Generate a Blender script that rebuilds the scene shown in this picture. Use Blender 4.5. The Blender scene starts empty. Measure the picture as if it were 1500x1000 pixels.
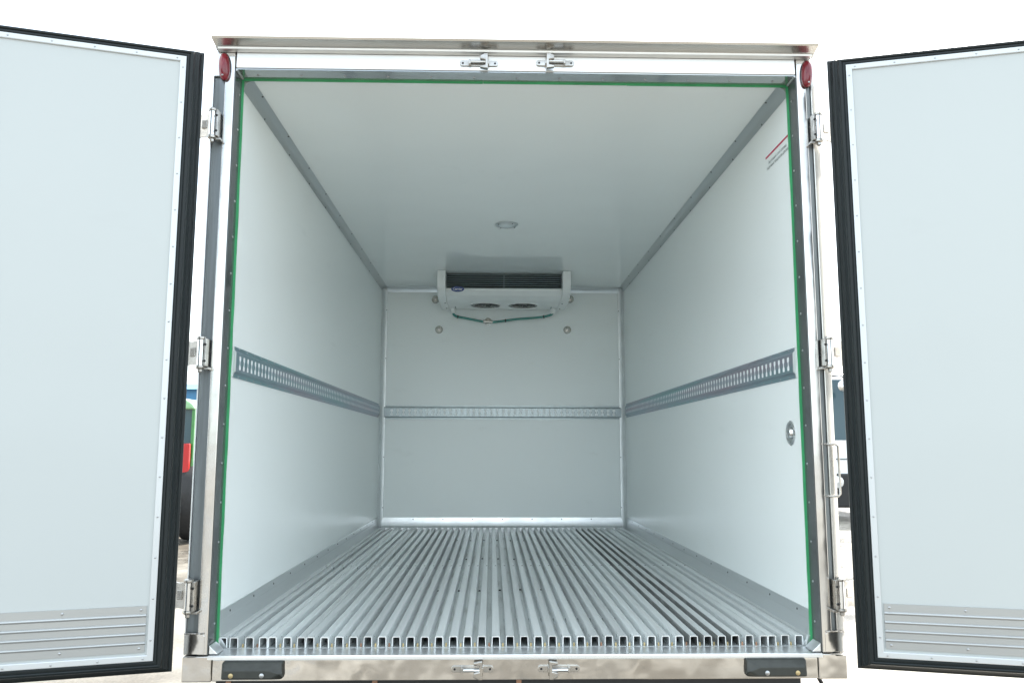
import bpy, bmesh, math, random
from mathutils import Vector, Matrix
R = math.radians
random.seed(7)
scene = bpy.context.scene

# ------------------------------------------------------------------ camera
cam_d = bpy.data.cameras.new("camera")
cam = bpy.data.objects.new("camera", cam_d)
scene.collection.objects.link(cam)
cam_d.sensor_width = 36.0
cam_d.lens = 36.0 * 1198.6 / 1500.0
cam_d.clip_start = 0.02
cam_d.clip_end = 3000
CAM = Vector((-0.0910, -2.9914, 0.6896))
yaw, pitch, roll = 0.02412, 0.13037, 0.0015
fw = Vector((math.sin(yaw) * math.cos(pitch), math.cos(yaw) * math.cos(pitch), math.sin(pitch)))
rt = Vector((math.cos(yaw), -math.sin(yaw), 0))
up = rt.cross(fw)
r2 = rt * math.cos(roll) + up * math.sin(roll)
u2 = up * math.cos(roll) - rt * math.sin(roll)
m = Matrix((r2, u2, -fw)).transposed().to_4x4()
m.translation = CAM
cam.matrix_world = m
scene.camera = cam

# ------------------------------------------------------------------ light
SUN_EL, SUN_AZ = 48.0, 35.0          # ahead of the camera, to the right (azimuth from +y towards +x)
w = bpy.data.worlds.new("World"); scene.world = w; w.use_nodes = True
nt = w.node_tree; nt.nodes.clear()
N = nt.nodes.new; L = nt.links.new
sky = N("ShaderNodeTexSky"); sky.sky_type = 'NISHITA'; sky.sun_disc = False
sky.sun_elevation = R(SUN_EL); sky.sun_rotation = R(SUN_AZ)
sky.air_density = 1.0; sky.dust_density = 3.0; sky.ozone_density = 1.5
tc = N("ShaderNodeTexCoord"); mp = N("ShaderNodeMapping"); mp.inputs['Scale'].default_value = (1, 1, 2.4)
L(tc.outputs['Generated'], mp.inputs['Vector'])
cn = N("ShaderNodeTexNoise"); cn.inputs['Scale'].default_value = 2.3; cn.inputs['Detail'].default_value = 6; cn.inputs['Roughness'].default_value = 0.55
L(mp.outputs['Vector'], cn.inputs['Vector'])
cr = N("ShaderNodeMapRange"); cr.inputs['From Min'].default_value = 0.36; cr.inputs['From Max'].default_value = 0.6
cr.inputs['To Min'].default_value = 0.25; cr.inputs['To Max'].default_value = 0.9
L(cn.outputs['Fac'], cr.inputs['Value'])
mx = N("ShaderNodeMix"); mx.data_type = 'RGBA'
mx.inputs['B'].default_value = (6.5, 7.15, 7.3, 1)
L(cr.outputs['Result'], mx.inputs['Factor']); L(sky.outputs['Color'], mx.inputs['A'])
bg = N("ShaderNodeBackground"); bg.inputs['Strength'].default_value = 0.12
L(mx.outputs['Result'], bg.inputs['Color'])
wo = N("ShaderNodeOutputWorld"); L(bg.outputs['Background'], wo.inputs['Surface'])

sun_d = bpy.data.lights.new("sun", 'SUN'); sun_d.energy = 3.2; sun_d.angle = R(0.53); sun_d.color = (1, 0.95, 0.87)
sun = bpy.data.objects.new("sun", sun_d); scene.collection.objects.link(sun)
sd = Vector((math.sin(R(SUN_AZ)) * math.cos(R(SUN_EL)), math.cos(R(SUN_AZ)) * math.cos(R(SUN_EL)), math.sin(R(SUN_EL))))
sun.rotation_euler = sd.to_track_quat('Z', 'Y').to_euler()
sun.location = (8, 16, 16)

vs = scene.view_settings
vs.view_transform = 'Standard'; vs.look = 'None'; vs.gamma = 1; vs.use_curve_mapping = False
vs.exposure = 1.9
scene.render.engine = 'CYCLES'
scene.cycles.max_bounces = 10; scene.cycles.diffuse_bounces = 9; scene.cycles.glossy_bounces = 5

# ------------------------------------------------------------------ materials
def mat(name, col, rough=0.5, metal=0.0, spec=0.5, coat=0.0, var=0.0, vscale=8.0, vstretch=(1, 1, 1), rvar=0.0,
        bump=0.0, bscale=20.0, bstretch=(1, 1, 1), col2=None, trans=0.0, emit=None, contrast=(0.35, 0.65), bdist=0.01):
    mt = bpy.data.materials.new(name); mt.use_nodes = True
    t = mt.node_tree; b = t.nodes['Principled BSDF']
    b.inputs['Base Color'].default_value = (*col, 1); b.inputs['Roughness'].default_value = rough
    b.inputs['Metallic'].default_value = metal; b.inputs['Specular IOR Level'].default_value = spec
    b.inputs['Coat Weight'].default_value = coat; b.inputs['Transmission Weight'].default_value = trans
    if emit: b.inputs['Emission Color'].default_value = (*emit[0], 1); b.inputs['Emission Strength'].default_value = emit[1]
    if var or rvar or col2 or bump:
        c = t.nodes.new('ShaderNodeTexCoord')
    def noise(scale, stretch, detail=5, ro=0.6):
        p = t.nodes.new('ShaderNodeMapping'); p.inputs['Scale'].default_value = stretch
        t.links.new(c.outputs['Object'], p.inputs['Vector'])
        n = t.nodes.new('ShaderNodeTexNoise'); n.inputs['Scale'].default_value = scale
        n.inputs['Detail'].default_value = detail; n.inputs['Roughness'].default_value = ro
        t.links.new(p.outputs['Vector'], n.inputs['Vector']); return n
    if var or col2 or rvar:
        n = noise(vscale, vstretch)
        r = t.nodes.new('ShaderNodeMapRange'); r.inputs['From Min'].default_value, r.inputs['From Max'].default_value = contrast
        t.links.new(n.outputs['Fac'], r.inputs['Value'])
        if var or col2:
            x = t.nodes.new('ShaderNodeMix'); x.data_type = 'RGBA'
            cb = col2 if col2 else tuple(max(0, v * (1 - var)) for v in col)
            x.inputs['A'].default_value = (*col, 1); x.inputs['B'].default_value = (*cb, 1)
            t.links.new(r.outputs['Result'], x.inputs['Factor']); t.links.new(x.outputs['Result'], b.inputs['Base Color'])
        if rvar:
            q = t.nodes.new('ShaderNodeMapRange'); q.inputs['To Min'].default_value = max(0.02, rough - rvar); q.inputs['To Max'].default_value = rough + rvar
            t.links.new(r.outputs['Result'], q.inputs['Value']); t.links.new(q.outputs['Result'], b.inputs['Roughness'])
    if bump:
        n2 = noise(bscale, bstretch, 3, 0.5)
        bp = t.nodes.new('ShaderNodeBump'); bp.inputs['Strength'].default_value = bump; bp.inputs['Distance'].default_value = bdist
        t.links.new(n2.outputs['Fac'], bp.inputs['Height']); t.links.new(bp.outputs['Normal'], b.inputs['Normal'])
    return mt

M = {}
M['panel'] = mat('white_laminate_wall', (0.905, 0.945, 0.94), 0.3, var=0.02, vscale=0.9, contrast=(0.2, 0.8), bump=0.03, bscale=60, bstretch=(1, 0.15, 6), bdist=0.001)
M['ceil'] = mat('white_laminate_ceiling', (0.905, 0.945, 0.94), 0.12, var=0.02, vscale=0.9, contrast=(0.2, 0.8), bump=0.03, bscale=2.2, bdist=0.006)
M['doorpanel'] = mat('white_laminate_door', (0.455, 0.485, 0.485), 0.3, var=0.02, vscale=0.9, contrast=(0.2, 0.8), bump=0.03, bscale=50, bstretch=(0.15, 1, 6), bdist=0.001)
M['outer'] = mat('white_outer_skin', (0.8, 0.8, 0.79), 0.3, var=0.05)
M['steel'] = mat('polished_stainless', (0.66, 0.65, 0.63), 0.13, 1.0, rvar=0.05, vscale=14, vstretch=(1, 1, 0.2), var=0.12, bump=0.22, bscale=3.5, bdist=0.02)
M['steel_dull'] = mat('brushed_stainless', (0.62, 0.61, 0.585), 0.26, 1.0, vscale=5, vstretch=(1, 1, 0.2), var=0.08, contrast=(0.2, 0.8), bump=0.04, bscale=3, bdist=0.01)
M['steel_satin'] = mat('satin_stainless', (0.8, 0.81, 0.81), 0.36, 0.9, vscale=5, var=0.05, contrast=(0.2, 0.8), bump=0.04, bscale=3, bdist=0.01)
M['steel_wavy'] = mat('polished_stainless_buckled', (0.6, 0.585, 0.56), 0.1, 1.0, rvar=0.05, vscale=11, vstretch=(0.3, 1, 1), var=0.14, bump=0.6, bscale=3.2, bdist=0.03)
M['galv'] = mat('galvanised_steel', (0.27, 0.3, 0.315), 0.38, 0.85, var=0.45, vscale=30, vstretch=(1, 1, 0.05), rvar=0.08)
M['hinge'] = mat('cast_stainless', (0.52, 0.5, 0.47), 0.28, 1.0, var=0.35, vscale=25, rvar=0.1)
M['alu'] = mat('aluminium_profile', (0.68, 0.71, 0.72), 0.32, 0.7, var=0.15, vscale=6, vstretch=(1, 0.12, 1), contrast=(0.2, 0.8), bump=0.04, bscale=30, bstretch=(3, 0.1, 3), bdist=0.002)
M['alu_cove'] = mat('grey_aluminium_coving', (0.55, 0.59, 0.6), 0.32, 0.6, var=0.1, vscale=3, vstretch=(1, 0.2, 1), contrast=(0.2, 0.8))
M['alu_light'] = mat('light_aluminium_trim', (0.83, 0.85, 0.86), 0.33, 0.85, var=0.1, vscale=6, rvar=0.05)
M['trim'] = mat('white_aluminium_door_trim', (0.56, 0.585, 0.6), 0.3, 0.35, var=0.05, vscale=3, contrast=(0.2, 0.8))
M['kick'] = mat('satin_aluminium_kick_plate', (0.42, 0.435, 0.44), 0.36, 0.75, var=0.1, vscale=10, vstretch=(0.1, 1, 1), rvar=0.05)
M['floor'] = mat('floor_aluminium', (0.84, 0.87, 0.87), 0.3, 0.45, var=0.16, vscale=5, vstretch=(1.5, 0.25, 1), rvar=0.06, contrast=(0.25, 0.75), bump=0.04, bscale=40, bstretch=(4, 0.1, 4), bdist=0.002)
M['valley'] = mat('floor_valley_aluminium', (0.66, 0.69, 0.69), 0.42, 0.5, col2=(0.36, 0.36, 0.34), vscale=9, vstretch=(3, 0.3, 1), contrast=(0.5, 0.8), rvar=0.08)
M['rubber'] = mat('black_rubber_seal', (0.008, 0.013, 0.0145), 0.42, spec=0.3, var=0.15, vscale=9, vstretch=(1, 1, 0.2), contrast=(0.2, 0.8), bump=0.05, bscale=10, bdist=0.002)
M['bumper'] = mat('dark_rubber_buffer', (0.03, 0.034, 0.03), 0.42, var=0.2, vscale=30, rvar=0.08)
M['green'] = mat('green_edge_tape', (0.055, 0.4, 0.16), 0.4, var=0.25, vscale=7)
M['jamb'] = mat('dark_grey_jamb_plastic', (0.075, 0.085, 0.085), 0.14, 0.0, spec=0.6, bump=0.14, bscale=9, bdist=0.006, rvar=0.04, vscale=20)
M['jamb_top'] = mat('grey_jamb_plate', (0.5, 0.53, 0.53), 0.1, 0.75, bump=0.12, bscale=7, bdist=0.006)
M['dark'] = mat('screw_black', (0.03, 0.03, 0.032), 0.4, 0.6)
M['screw'] = mat('zinc_screw', (0.42, 0.43, 0.44), 0.3, 0.9)
M['brass'] = mat('yellow_zinc_screw', (0.46, 0.36, 0.19), 0.4, 0.6)
M['copper'] = mat('rusty_tab', (0.4, 0.22, 0.14), 0.6, 0.2, var=0.4)
M['red'] = mat('red_lamp_lens', (0.2, 0.004, 0.016), 0.15, coat=0.3, var=0.35, vscale=40, vstretch=(1, 1, 0.4))
M['chassis'] = mat('black_chassis_paint', (0.012, 0.012, 0.013), 0.5, var=0.3)
M['tyre'] = mat('tyre_rubber', (0.02, 0.02, 0.021), 0.75, var=0.3, bump=0.3, bscale=40)
M['rim'] = mat('wheel_rim_paint', (0.4, 0.4, 0.4), 0.4, 0.5, var=0.2)
M['unit'] = mat('cooling_unit_white', (0.9, 0.92, 0.91), 0.35, var=0.03)
M['slat'] = mat('grey_louvre', (0.3, 0.37, 0.38), 0.35, 0.1)
M['void'] = mat('dark_fin_core', (0.012, 0.018, 0.019), 0.5, 0.2)
M['fan'] = mat('dark_fan_plastic', (0.05, 0.055, 0.055), 0.35)
M['hose'] = mat('teal_drain_hose', (0.1, 0.34, 0.3), 0.25, trans=0.25)
M['blue'] = mat('blue_badge', (0.035, 0.065, 0.22), 0.25, coat=0.4)
M['white'] = mat('white_print', (0.9, 0.92, 0.93), 0.4)
M['ink'] = mat('grey_print', (0.1, 0.12, 0.13), 0.5)
M['redink'] = mat('red_print', (0.5, 0.02, 0.08), 0.45)
M['chrome'] = mat('chrome', (0.7, 0.71, 0.72), 0.08, 1.0)
M['cap'] = mat('pearl_bolt_cap', (0.62, 0.6, 0.55), 0.2, 0.6)
M['lampglass'] = mat('lamp_diffuser', (0.6, 0.66, 0.68), 0.15, coat=0.4)

def lived_in(mt, dark, scale, stretch):
    """slow buckling in the sheet and sparse faint rub marks"""
    t = mt.node_tree; b = t.nodes['Principled BSDF']; n_ = t.nodes.new; l = t.links.new
    c = n_('ShaderNodeTexCoord')
    a = n_('ShaderNodeTexNoise'); a.inputs['Scale'].default_value = 1.7; a.inputs['Detail'].default_value = 1
    l(c.outputs['Object'], a.inputs['Vector'])
    bp = n_('ShaderNodeBump'); bp.inputs['Strength'].default_value = 0.35; bp.inputs['Distance'].default_value = 0.02
    l(a.outputs['Fac'], bp.inputs['Height'])
    old = b.inputs['Normal'].links[0].from_node; l(bp.outputs['Normal'], old.inputs['Normal'])
    p = n_('ShaderNodeMapping'); p.inputs['Scale'].default_value = stretch; l(c.outputs['Object'], p.inputs['Vector'])
    q = n_('ShaderNodeTexNoise'); q.inputs['Scale'].default_value = scale; q.inputs['Detail'].default_value = 6; q.inputs['Roughness'].default_value = 0.7
    l(p.outputs['Vector'], q.inputs['Vector'])
    r = n_('ShaderNodeMapRange'); r.inputs['From Min'].default_value = 0.62; r.inputs['From Max'].default_value = 0.8; r.inputs['To Max'].default_value = dark
    l(q.outputs['Fac'], r.inputs['Value'])
    x = n_('ShaderNodeMix'); x.data_type = 'RGBA'; x.inputs['B'].default_value = (0.35, 0.36, 0.35, 1)
    l(r.outputs['Result'], x.inputs['Factor']); l(b.inputs['Base Color'].links[0].from_socket, x.inputs['A']); l(x.outputs['Result'], b.inputs['Base Color'])
lived_in(M['panel'], 0.14, 3.0, (1, 0.5, 2.2)); lived_in(M['ceil'], 0.12, 2.5, (1, 0.6, 1)); lived_in(M['doorpanel'], 0.14, 3.0, (0.6, 1, 2.0))
# zinc passivated cargo rail: blue, violet and teal patches
def rail_mat():
    mt = bpy.data.materials.new('passivated_zinc_rail'); mt.use_nodes = True
    t = mt.node_tree; b = t.nodes['Principled BSDF']
    b.inputs['Metallic'].default_value = 0.75; b.inputs['Roughness'].default_value = 0.34
    c = t.nodes.new('ShaderNodeTexCoord'); p = t.nodes.new('ShaderNodeMapping'); p.inputs['Scale'].default_value = (0.5, 0.5, 14)
    n = t.nodes.new('ShaderNodeTexNoise'); n.inputs['Scale'].default_value = 1.4; n.inputs['Detail'].default_value = 4
    r = t.nodes.new('ShaderNodeValToRGB'); e = r.color_ramp.elements
    e[0].position = 0.3; e[0].color = (0.22, 0.42, 0.45, 1); e[1].position = 0.72; e[1].color = (0.4, 0.34, 0.41, 1)
    k = e.new(0.5); k.color = (0.33, 0.4, 0.47, 1)
    t.links.new(c.outputs['Object'], p.inputs['Vector']); t.links.new(p.outputs['Vector'], n.inputs['Vector'])
    t.links.new(n.outputs['Fac'], r.inputs['Fac']); t.links.new(r.outputs['Color'], b.inputs['Base Color'])
    return mt
M['rail'] = rail_mat()
M['rail_pale'] = mat('bright_zinc_rail', (0.36, 0.41, 0.425), 0.32, 0.75, var=0.1, vscale=4, contrast=(0.2, 0.8))

def ground_mat():
    mt = bpy.data.materials.new('pale_concrete_yard'); mt.use_nodes = True
    t = mt.node_tree; b = t.nodes['Principled BSDF']; n_ = t.nodes.new; l = t.links.new
    c = n_('ShaderNodeTexCoord')
    a = n_('ShaderNodeTexNoise'); a.inputs['Scale'].default_value = 0.5; a.inputs['Detail'].default_value = 8; a.inputs['Roughness'].default_value = 0.62
    f = n_('ShaderNodeTexNoise'); f.inputs['Scale'].default_value = 38; f.inputs['Detail'].default_value = 4
    v = n_('ShaderNodeTexVoronoi'); v.feature = 'DISTANCE_TO_EDGE'; v.inputs['Scale'].default_value = 0.42
    wv = n_('ShaderNodeTexNoise'); wv.inputs['Scale'].default_value = 2.5; wv.inputs['Detail'].default_value = 5
    for q in (a, f, wv): l(c.outputs['Object'], q.inputs['Vector'])
    ad = n_('ShaderNodeMix'); ad.data_type = 'RGBA'; ad.blend_type = 'ADD'; ad.inputs['Factor'].default_value = 0.35
    l(c.outputs['Object'], ad.inputs['A']); l(wv.outputs['Color'], ad.inputs['B']); l(ad.outputs['Result'], v.inputs['Vector'])
    r = n_('ShaderNodeValToRGB'); e = r.color_ramp.elements
    e[0].position = 0.4; e[0].color = (0.115, 0.098, 0.075, 1); e[1].position = 0.6; e[1].color = (0.275, 0.252, 0.214, 1)
    l(a.outputs['Fac'], r.inputs['Fac'])
    g = n_('ShaderNodeMapRange'); g.inputs['From Min'].default_value = 0.3; g.inputs['From Max'].default_value = 0.7; g.inputs['To Min'].default_value = 0.72; g.inputs['To Max'].default_value = 1.15
    l(f.outputs['Fac'], g.inputs['Value'])
    mu = n_('ShaderNodeMix'); mu.data_type = 'RGBA'; mu.blend_type = 'MULTIPLY'; mu.inputs['Factor'].default_value = 1
    l(r.outputs['Color'], mu.inputs['A']); l(g.outputs['Result'], mu.inputs['B'])
    ck = n_('ShaderNodeMapRange'); ck.inputs['From Min'].default_value = 0.0; ck.inputs['From Max'].default_value = 0.012; ck.inputs['To Min'].default_value = 0.45; ck.inputs['To Max'].default_value = 1
    l(v.outputs['Distance'], ck.inputs['Value'])
    m2 = n_('ShaderNodeMix'); m2.data_type = 'RGBA'; m2.blend_type = 'MULTIPLY'; m2.inputs['Factor'].default_value = 1
    l(mu.outputs['Result'], m2.inputs['A']); l(ck.outputs['Result'], m2.inputs['B'])
    # damp patches: darker and glossy
    d = n_('ShaderNodeTexNoise'); d.inputs['Scale'].default_value = 0.33; d.inputs['Detail'].default_value = 7; d.inputs['Roughness'].default_value = 0.6
    l(c.outputs['Object'], d.inputs['Vector'])
    dr = n_('ShaderNodeMapRange'); dr.inputs['From Min'].default_value = 0.53; dr.inputs['From Max'].default_value = 0.6
    l(d.outputs['Fac'], dr.inputs['Value'])
    m3 = n_('ShaderNodeMix'); m3.data_type = 'RGBA'; m3.inputs['B'].default_value = (0.09, 0.08, 0.07, 1)
    dm = n_('ShaderNodeMath'); dm.operation = 'MULTIPLY'; dm.inputs[1].default_value = 0.75
    l(dr.outputs['Result'], dm.inputs[0]); l(dm.outputs[0], m3.inputs['Factor']); l(m2.outputs['Result'], m3.inputs['A'])
    l(m3.outputs['Result'], b.inputs['Base Color'])
    rr = n_('ShaderNodeMapRange'); rr.inputs['To Min'].default_value = 0.5; rr.inputs['To Max'].default_value = 0.16
    l(dr.outputs['Result'], rr.inputs['Value']); l(rr.outputs['Result'], b.inputs['Roughness'])
    bp = n_('ShaderNodeBump'); bp.inputs['Strength'].default_value = 0.5; bp.inputs['Distance'].default_value = 0.01
    l(f.outputs['Fac'], bp.inputs['Height']); l(bp.outputs['Normal'], b.inputs['Normal'])
    return mt
M['ground'] = ground_mat()

# ------------------------------------------------------------------ mesh helpers
class MB:
    def __init__(s): s.v = []; s.f = []
    def add(s, vs, fs):
        o = len(s.v); s.v += [tuple(p) for p in vs]; s.f += [tuple(i + o for i in q) for q in fs]; return s
    def box(s, x0, x1, y0, y1, z0, z1):
        return s.add([(x0, y0, z0), (x1, y0, z0), (x1, y1, z0), (x0, y1, z0), (x0, y0, z1), (x1, y0, z1), (x1, y1, z1), (x0, y1, z1)],
                     [(0, 3, 2, 1), (4, 5, 6, 7), (0, 1, 5, 4), (1, 2, 6, 5), (2, 3, 7, 6), (3, 0, 4, 7)])
    def prism(s, prof, axis, a, b):
        """prof: closed 2D polygon in the other two axes (in x,y,z order); swept along axis from a to b"""
        n = len(prof)
        def P(q, t):
            return {0: (t, q[0], q[1]), 1: (q[0], t, q[1]), 2: (q[0], q[1], t)}[axis]
        vs = [P(q, a) for q in prof] + [P(q, b) for q in prof]
        fs = [tuple(range(n - 1, -1, -1)), tuple(range(n, 2 * n))] + [(i, (i + 1) % n, n + (i + 1) % n, n + i) for i in range(n)]
        return s.add(vs, fs)
    def lathe(s, prof, c, d, seg=20, close=True):
        """prof [(r,h)] turned about direction d through c"""
        d = Vector(d).normalized(); a = d.orthogonal().normalized(); b = d.cross(a); c = Vector(c)
        vs = []; fs = []
        for r, h in prof:
            for k in range(seg):
                t = 2 * math.pi * k / seg
                vs.append(c + d * h + (a * math.cos(t) + b * math.sin(t)) * r)
        for i in range(len(prof) - 1):
            for k in range(seg):
                fs.append((i * seg + k, i * seg + (k + 1) % seg, (i + 1) * seg + (k + 1) % seg, (i + 1) * seg + k))
        if close:
            fs.append(tuple(range(seg - 1, -1, -1))); q = (len(prof) - 1) * seg; fs.append(tuple(range(q, q + seg)))
        return s.add(vs, fs)
    def cyl(s, p0, p1, r, seg=12):
        p0 = Vector(p0); p1 = Vector(p1); return s.lathe([(r, 0), (r, (p1 - p0).length)], p0, p1 - p0, seg)
    def tube(s, pts, r, seg=8):
        pts = [Vector(p) for p in pts]; vs = []; fs = []; n = len(pts)
        a = None
        for i, p in enumerate(pts):
            d = (pts[min(i + 1, n - 1)] - pts[max(i - 1, 0)]).normalized()
            if a is None: a = d.orthogonal().normalized()
            a = (a - d * a.dot(d)).normalized(); b = d.cross(a)
            for k in range(seg):
                t = 2 * math.pi * k / seg; vs.append(p + (a * math.cos(t) + b * math.sin(t)) * r)
        for i in range(n - 1):
            for k in range(seg):
                fs.append((i * seg + k, i * seg + (k + 1) % seg, (i + 1) * seg + (k + 1) % seg, (i + 1) * seg + k))
        fs.append(tuple(range(seg - 1, -1, -1))); q = (n - 1) * seg; fs.append(tuple(range(q, q + seg)))
        return s.add(vs, fs)
    def mesh(s, name, smooth=None, flip=None):
        me = bpy.data.meshes.new(name)
        v = s.v if flip is None else [flip(p) for p in s.v]
        me.from_pydata(v, [], s.f); me.update()
        bm = bmesh.new(); bm.from_mesh(me); bmesh.ops.recalc_face_normals(bm, faces=bm.faces); bm.to_mesh(me); bm.free()
        if smooth:
            for p in me.polygons: p.use_smooth = True
            me.set_sharp_from_angle(angle=R(smooth))
        return me
    def build(s, name, mtl, parent=None, bev=0, smooth=None, flip=None, seg=2):
        me = s.mesh(name, smooth, flip); me.materials.append(M[mtl] if isinstance(mtl, str) else mtl)
        return link(name, me, parent, bev, seg)

def link(name, me, parent=None, bev=0, seg=2):
    o = bpy.data.objects.new(name, me); scene.collection.objects.link(o)
    if parent: par(o, parent)
    if bev:
        md = o.modifiers.new('bevel', 'BEVEL'); md.width = bev; md.segments = seg; md.limit_method = 'ANGLE'; md.angle_limit = R(30)
        md.harden_normals = True
        for p in me.polygons: p.use_smooth = True
        me.set_sharp_from_angle(angle=R(40))
    return o
WORLD = {}
def empty(name, loc=(0, 0, 0), rz=0.0, parent=None, local=False):
    e = bpy.data.objects.new(name, None); scene.collection.objects.link(e)
    e.empty_display_size = 0.1
    mw = Matrix.Translation(loc) @ Matrix.Rotation(rz, 4, 'Z')
    if parent:
        e.parent = parent; e.matrix_parent_inverse = WORLD[parent.name].inverted()
    e.location = loc; e.rotation_euler = (0, 0, rz)
    WORLD[e.name] = mw
    if local: LOCAL.add(e.name)
    return e
LOCAL = set()
def par(o, parent):
    """world-space child, or local-space child of a frame made with local=True"""
    o.parent = parent
    if parent.name in LOCAL: return
    if parent.name in WORLD: o.matrix_parent_inverse = WORLD[parent.name].inverted(); return
    # parent is a mesh part built in its own parent's space: inherits that space unchanged
def tag(o, label, cat, group=None, kind=None):
    if label: o['label'] = label
    if cat: o['category'] = cat
    if group: o['group'] = group
    if kind: o['kind'] = kind
    return o

GZ = -1.05   # yard level; the cargo floor is z = 0, the door opening y = 0
# ------------------------------------------------------------------ ground
gm = MB()
gm.add([(-600, -600, GZ), (600, -600, GZ), (600, 900, GZ), (-600, 900, GZ)], [(0, 1, 2, 3)])
g = gm.build('ground', 'ground'); g['kind'] = 'structure'

# ------------------------------------------------------------------ truck body
X, H, D = 1.05, 2.087, 4.036
FY = -0.085
truck = empty('truck_body', (0, 2.0, GZ))
tag(truck, 'white insulated refrigerated truck body seen from behind with both rear doors swung open', 'truck body')

lw = MB().box(-X - 0.062, -X, 0.002, D, -0.02, H + 0.0).build('side_wall', 'panel', truck)
rw = MB().box(X, X + 0.062, 0.002, D, -0.02, H + 0.0).build('side_wall', 'panel', truck)
bw = MB().box(-X - 0.062, X + 0.062, D, D + 0.07, -0.02, H).build('front_wall', 'panel', truck)
cl = MB().box(-X - 0.062, X + 0.062, 0.002, D + 0.07, H, H + 0.055).build('ceiling_panel', 'ceil', truck)
fl = MB().box(-X - 0.062, X + 0.062, 0.002, D + 0.07, -0.09, -0.021).build('floor_slab', 'chassis', truck)

# floor: valley sheet, ribs with open hollow ends
floor = MB().box(-X, X, 0.0, D - 0.002, -0.0205, 0.0).build('floor', 'valley', truck)
def rib_profile(hw=0.0142, h=0.036, t=0.0026, r=0.004):
    o = [(-hw - 0.0012, 0.0004), (-hw, h - r), (-hw + r * 0.3, h - r * 0.3), (-hw + r, h), (hw - r, h), (hw - r * 0.3, h - r * 0.3), (hw, h - r), (hw + 0.0012, 0.0004)]
    i = [(hw + 0.0012 - t, 0.0004), (hw - t, h - t - r * 0.5), (hw - t - r * 0.6, h - t), (-hw + t + r * 0.6, h - t), (-hw + t, h - t - r * 0.5), (-hw - 0.0012 + t, 0.0004)]
    return o + i
def rib_mesh(y0, y1):
    b = MB(); P = rib_profile(); n = len(P)
    vs = [(q[0], y0, q[1]) for q in P] + [(q[0], y1, q[1]) for q in P]
    fs = [(i, (i + 1) % n, n + (i + 1) % n, n + i) for i in range(n)]
    # end rings as quads between outer and inner lines
    o = list(range(8)); i_ = [13, 12, 12, 11, 10, 9, 9, 8]
    for k in range(7):
        for off in (0, n):
            q = [o[k] + off, o[k + 1] + off, i_[k + 1] + off, i_[k] + off]
            qq = []
            for a in q:
                if a not in qq: qq.append(a)
            fs.append(tuple(qq))
    b.add(vs, fs)
    return b.mesh('floor_rib', smooth=50)
ribpx = [327, 343, 365, 385, 398, 419.6, 440, 452.5] + [473.6 + 20.77 * k for k in range(32)] + [1129.5, 1150, 1170, 1187]
ribs = [-1.031 + (p - 325) / 855 * 2.057 for p in ribpx]
def per_object(mt, lo, hi):
    t = mt.node_tree; b = t.nodes['Principled BSDF']; lk = b.inputs['Base Color'].links[0]; src = lk.from_socket
    oi = t.nodes.new('ShaderNodeObjectInfo'); q = t.nodes.new('ShaderNodeMapRange'); q.inputs['To Min'].default_value = lo; q.inputs['To Max'].default_value = hi
    x = t.nodes.new('ShaderNodeMix'); x.data_type = 'RGBA'; x.blend_type = 'MULTIPLY'; x.inputs['Factor'].default_value = 1
    t.links.new(oi.outputs['Random'], q.inputs['Value']); t.links.new(src, x.inputs['A']); t.links.new(q.outputs['Result'], x.inputs['B']); t.links.new(x.outputs['Result'], b.inputs['Base Color'])
per_object(M['floor'], 0.8, 1.04)
M['rib_side'] = mat('dark_rib_side', (0.17, 0.175, 0.17), 0.45, 0.3, col2=(0.42, 0.43, 0.42), vscale=7, vstretch=(1, 0.5, 1), contrast=(0.45, 0.75))  # darker tone for the left sides of a few ribs
rmesh = [rib_mesh(0.0, 3.985), rib_mesh(-0.003, 3.985), rib_mesh(0.004, 3.985)]
for me in rmesh: me.materials.append(M['floor'])
for k, x in enumerate(ribs):
    me = random.choice(rmesh)
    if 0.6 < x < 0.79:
        me = me.copy(); me.materials.append(M['rib_side'])
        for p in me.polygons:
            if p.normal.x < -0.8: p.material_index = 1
    o = link('floor_rib', me, None); o.parent = floor; o.location = (x, 0, random.uniform(0, 0.0006))
# valley screws at the lip, and rivets farther in
sc_ = MB(); sc2 = MB()
for a, b in zip(ribs[:-1], ribs[1:]):
    if b - a < 0.04: continue
    x = (a + b) / 2 + random.uniform(-0.002, 0.002)
    (sc_ if random.random() < 0.65 else sc2).lathe([(0.0036, 0), (0.0036, 0.008), (0.002, 0.012)], (x, 0.012 + random.uniform(-.003, .003), 0.0), (0, 0, 1), 8)
s = sc_.build('screws', 'brass', floor); s['kind'] = 'stuff'
s = sc2.build('screws', 'copper', floor); s['kind'] = 'stuff'
rv = MB()
for yy in (1.15, 2.3, 3.35):
    for k, (a, b) in enumerate(zip(ribs[:-1], ribs[1:])):
        if b - a < 0.04 or k % 2: continue
        rv.lathe([(0.006, 0), (0.005, 0.004), (0.002, 0.006)], ((a + b) / 2, yy + random.uniform(-.02, .02), 0.0), (0, 0, 1), 8)
s = rv.build('rivets', 'dark', floor); s['kind'] = 'stuff'

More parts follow.
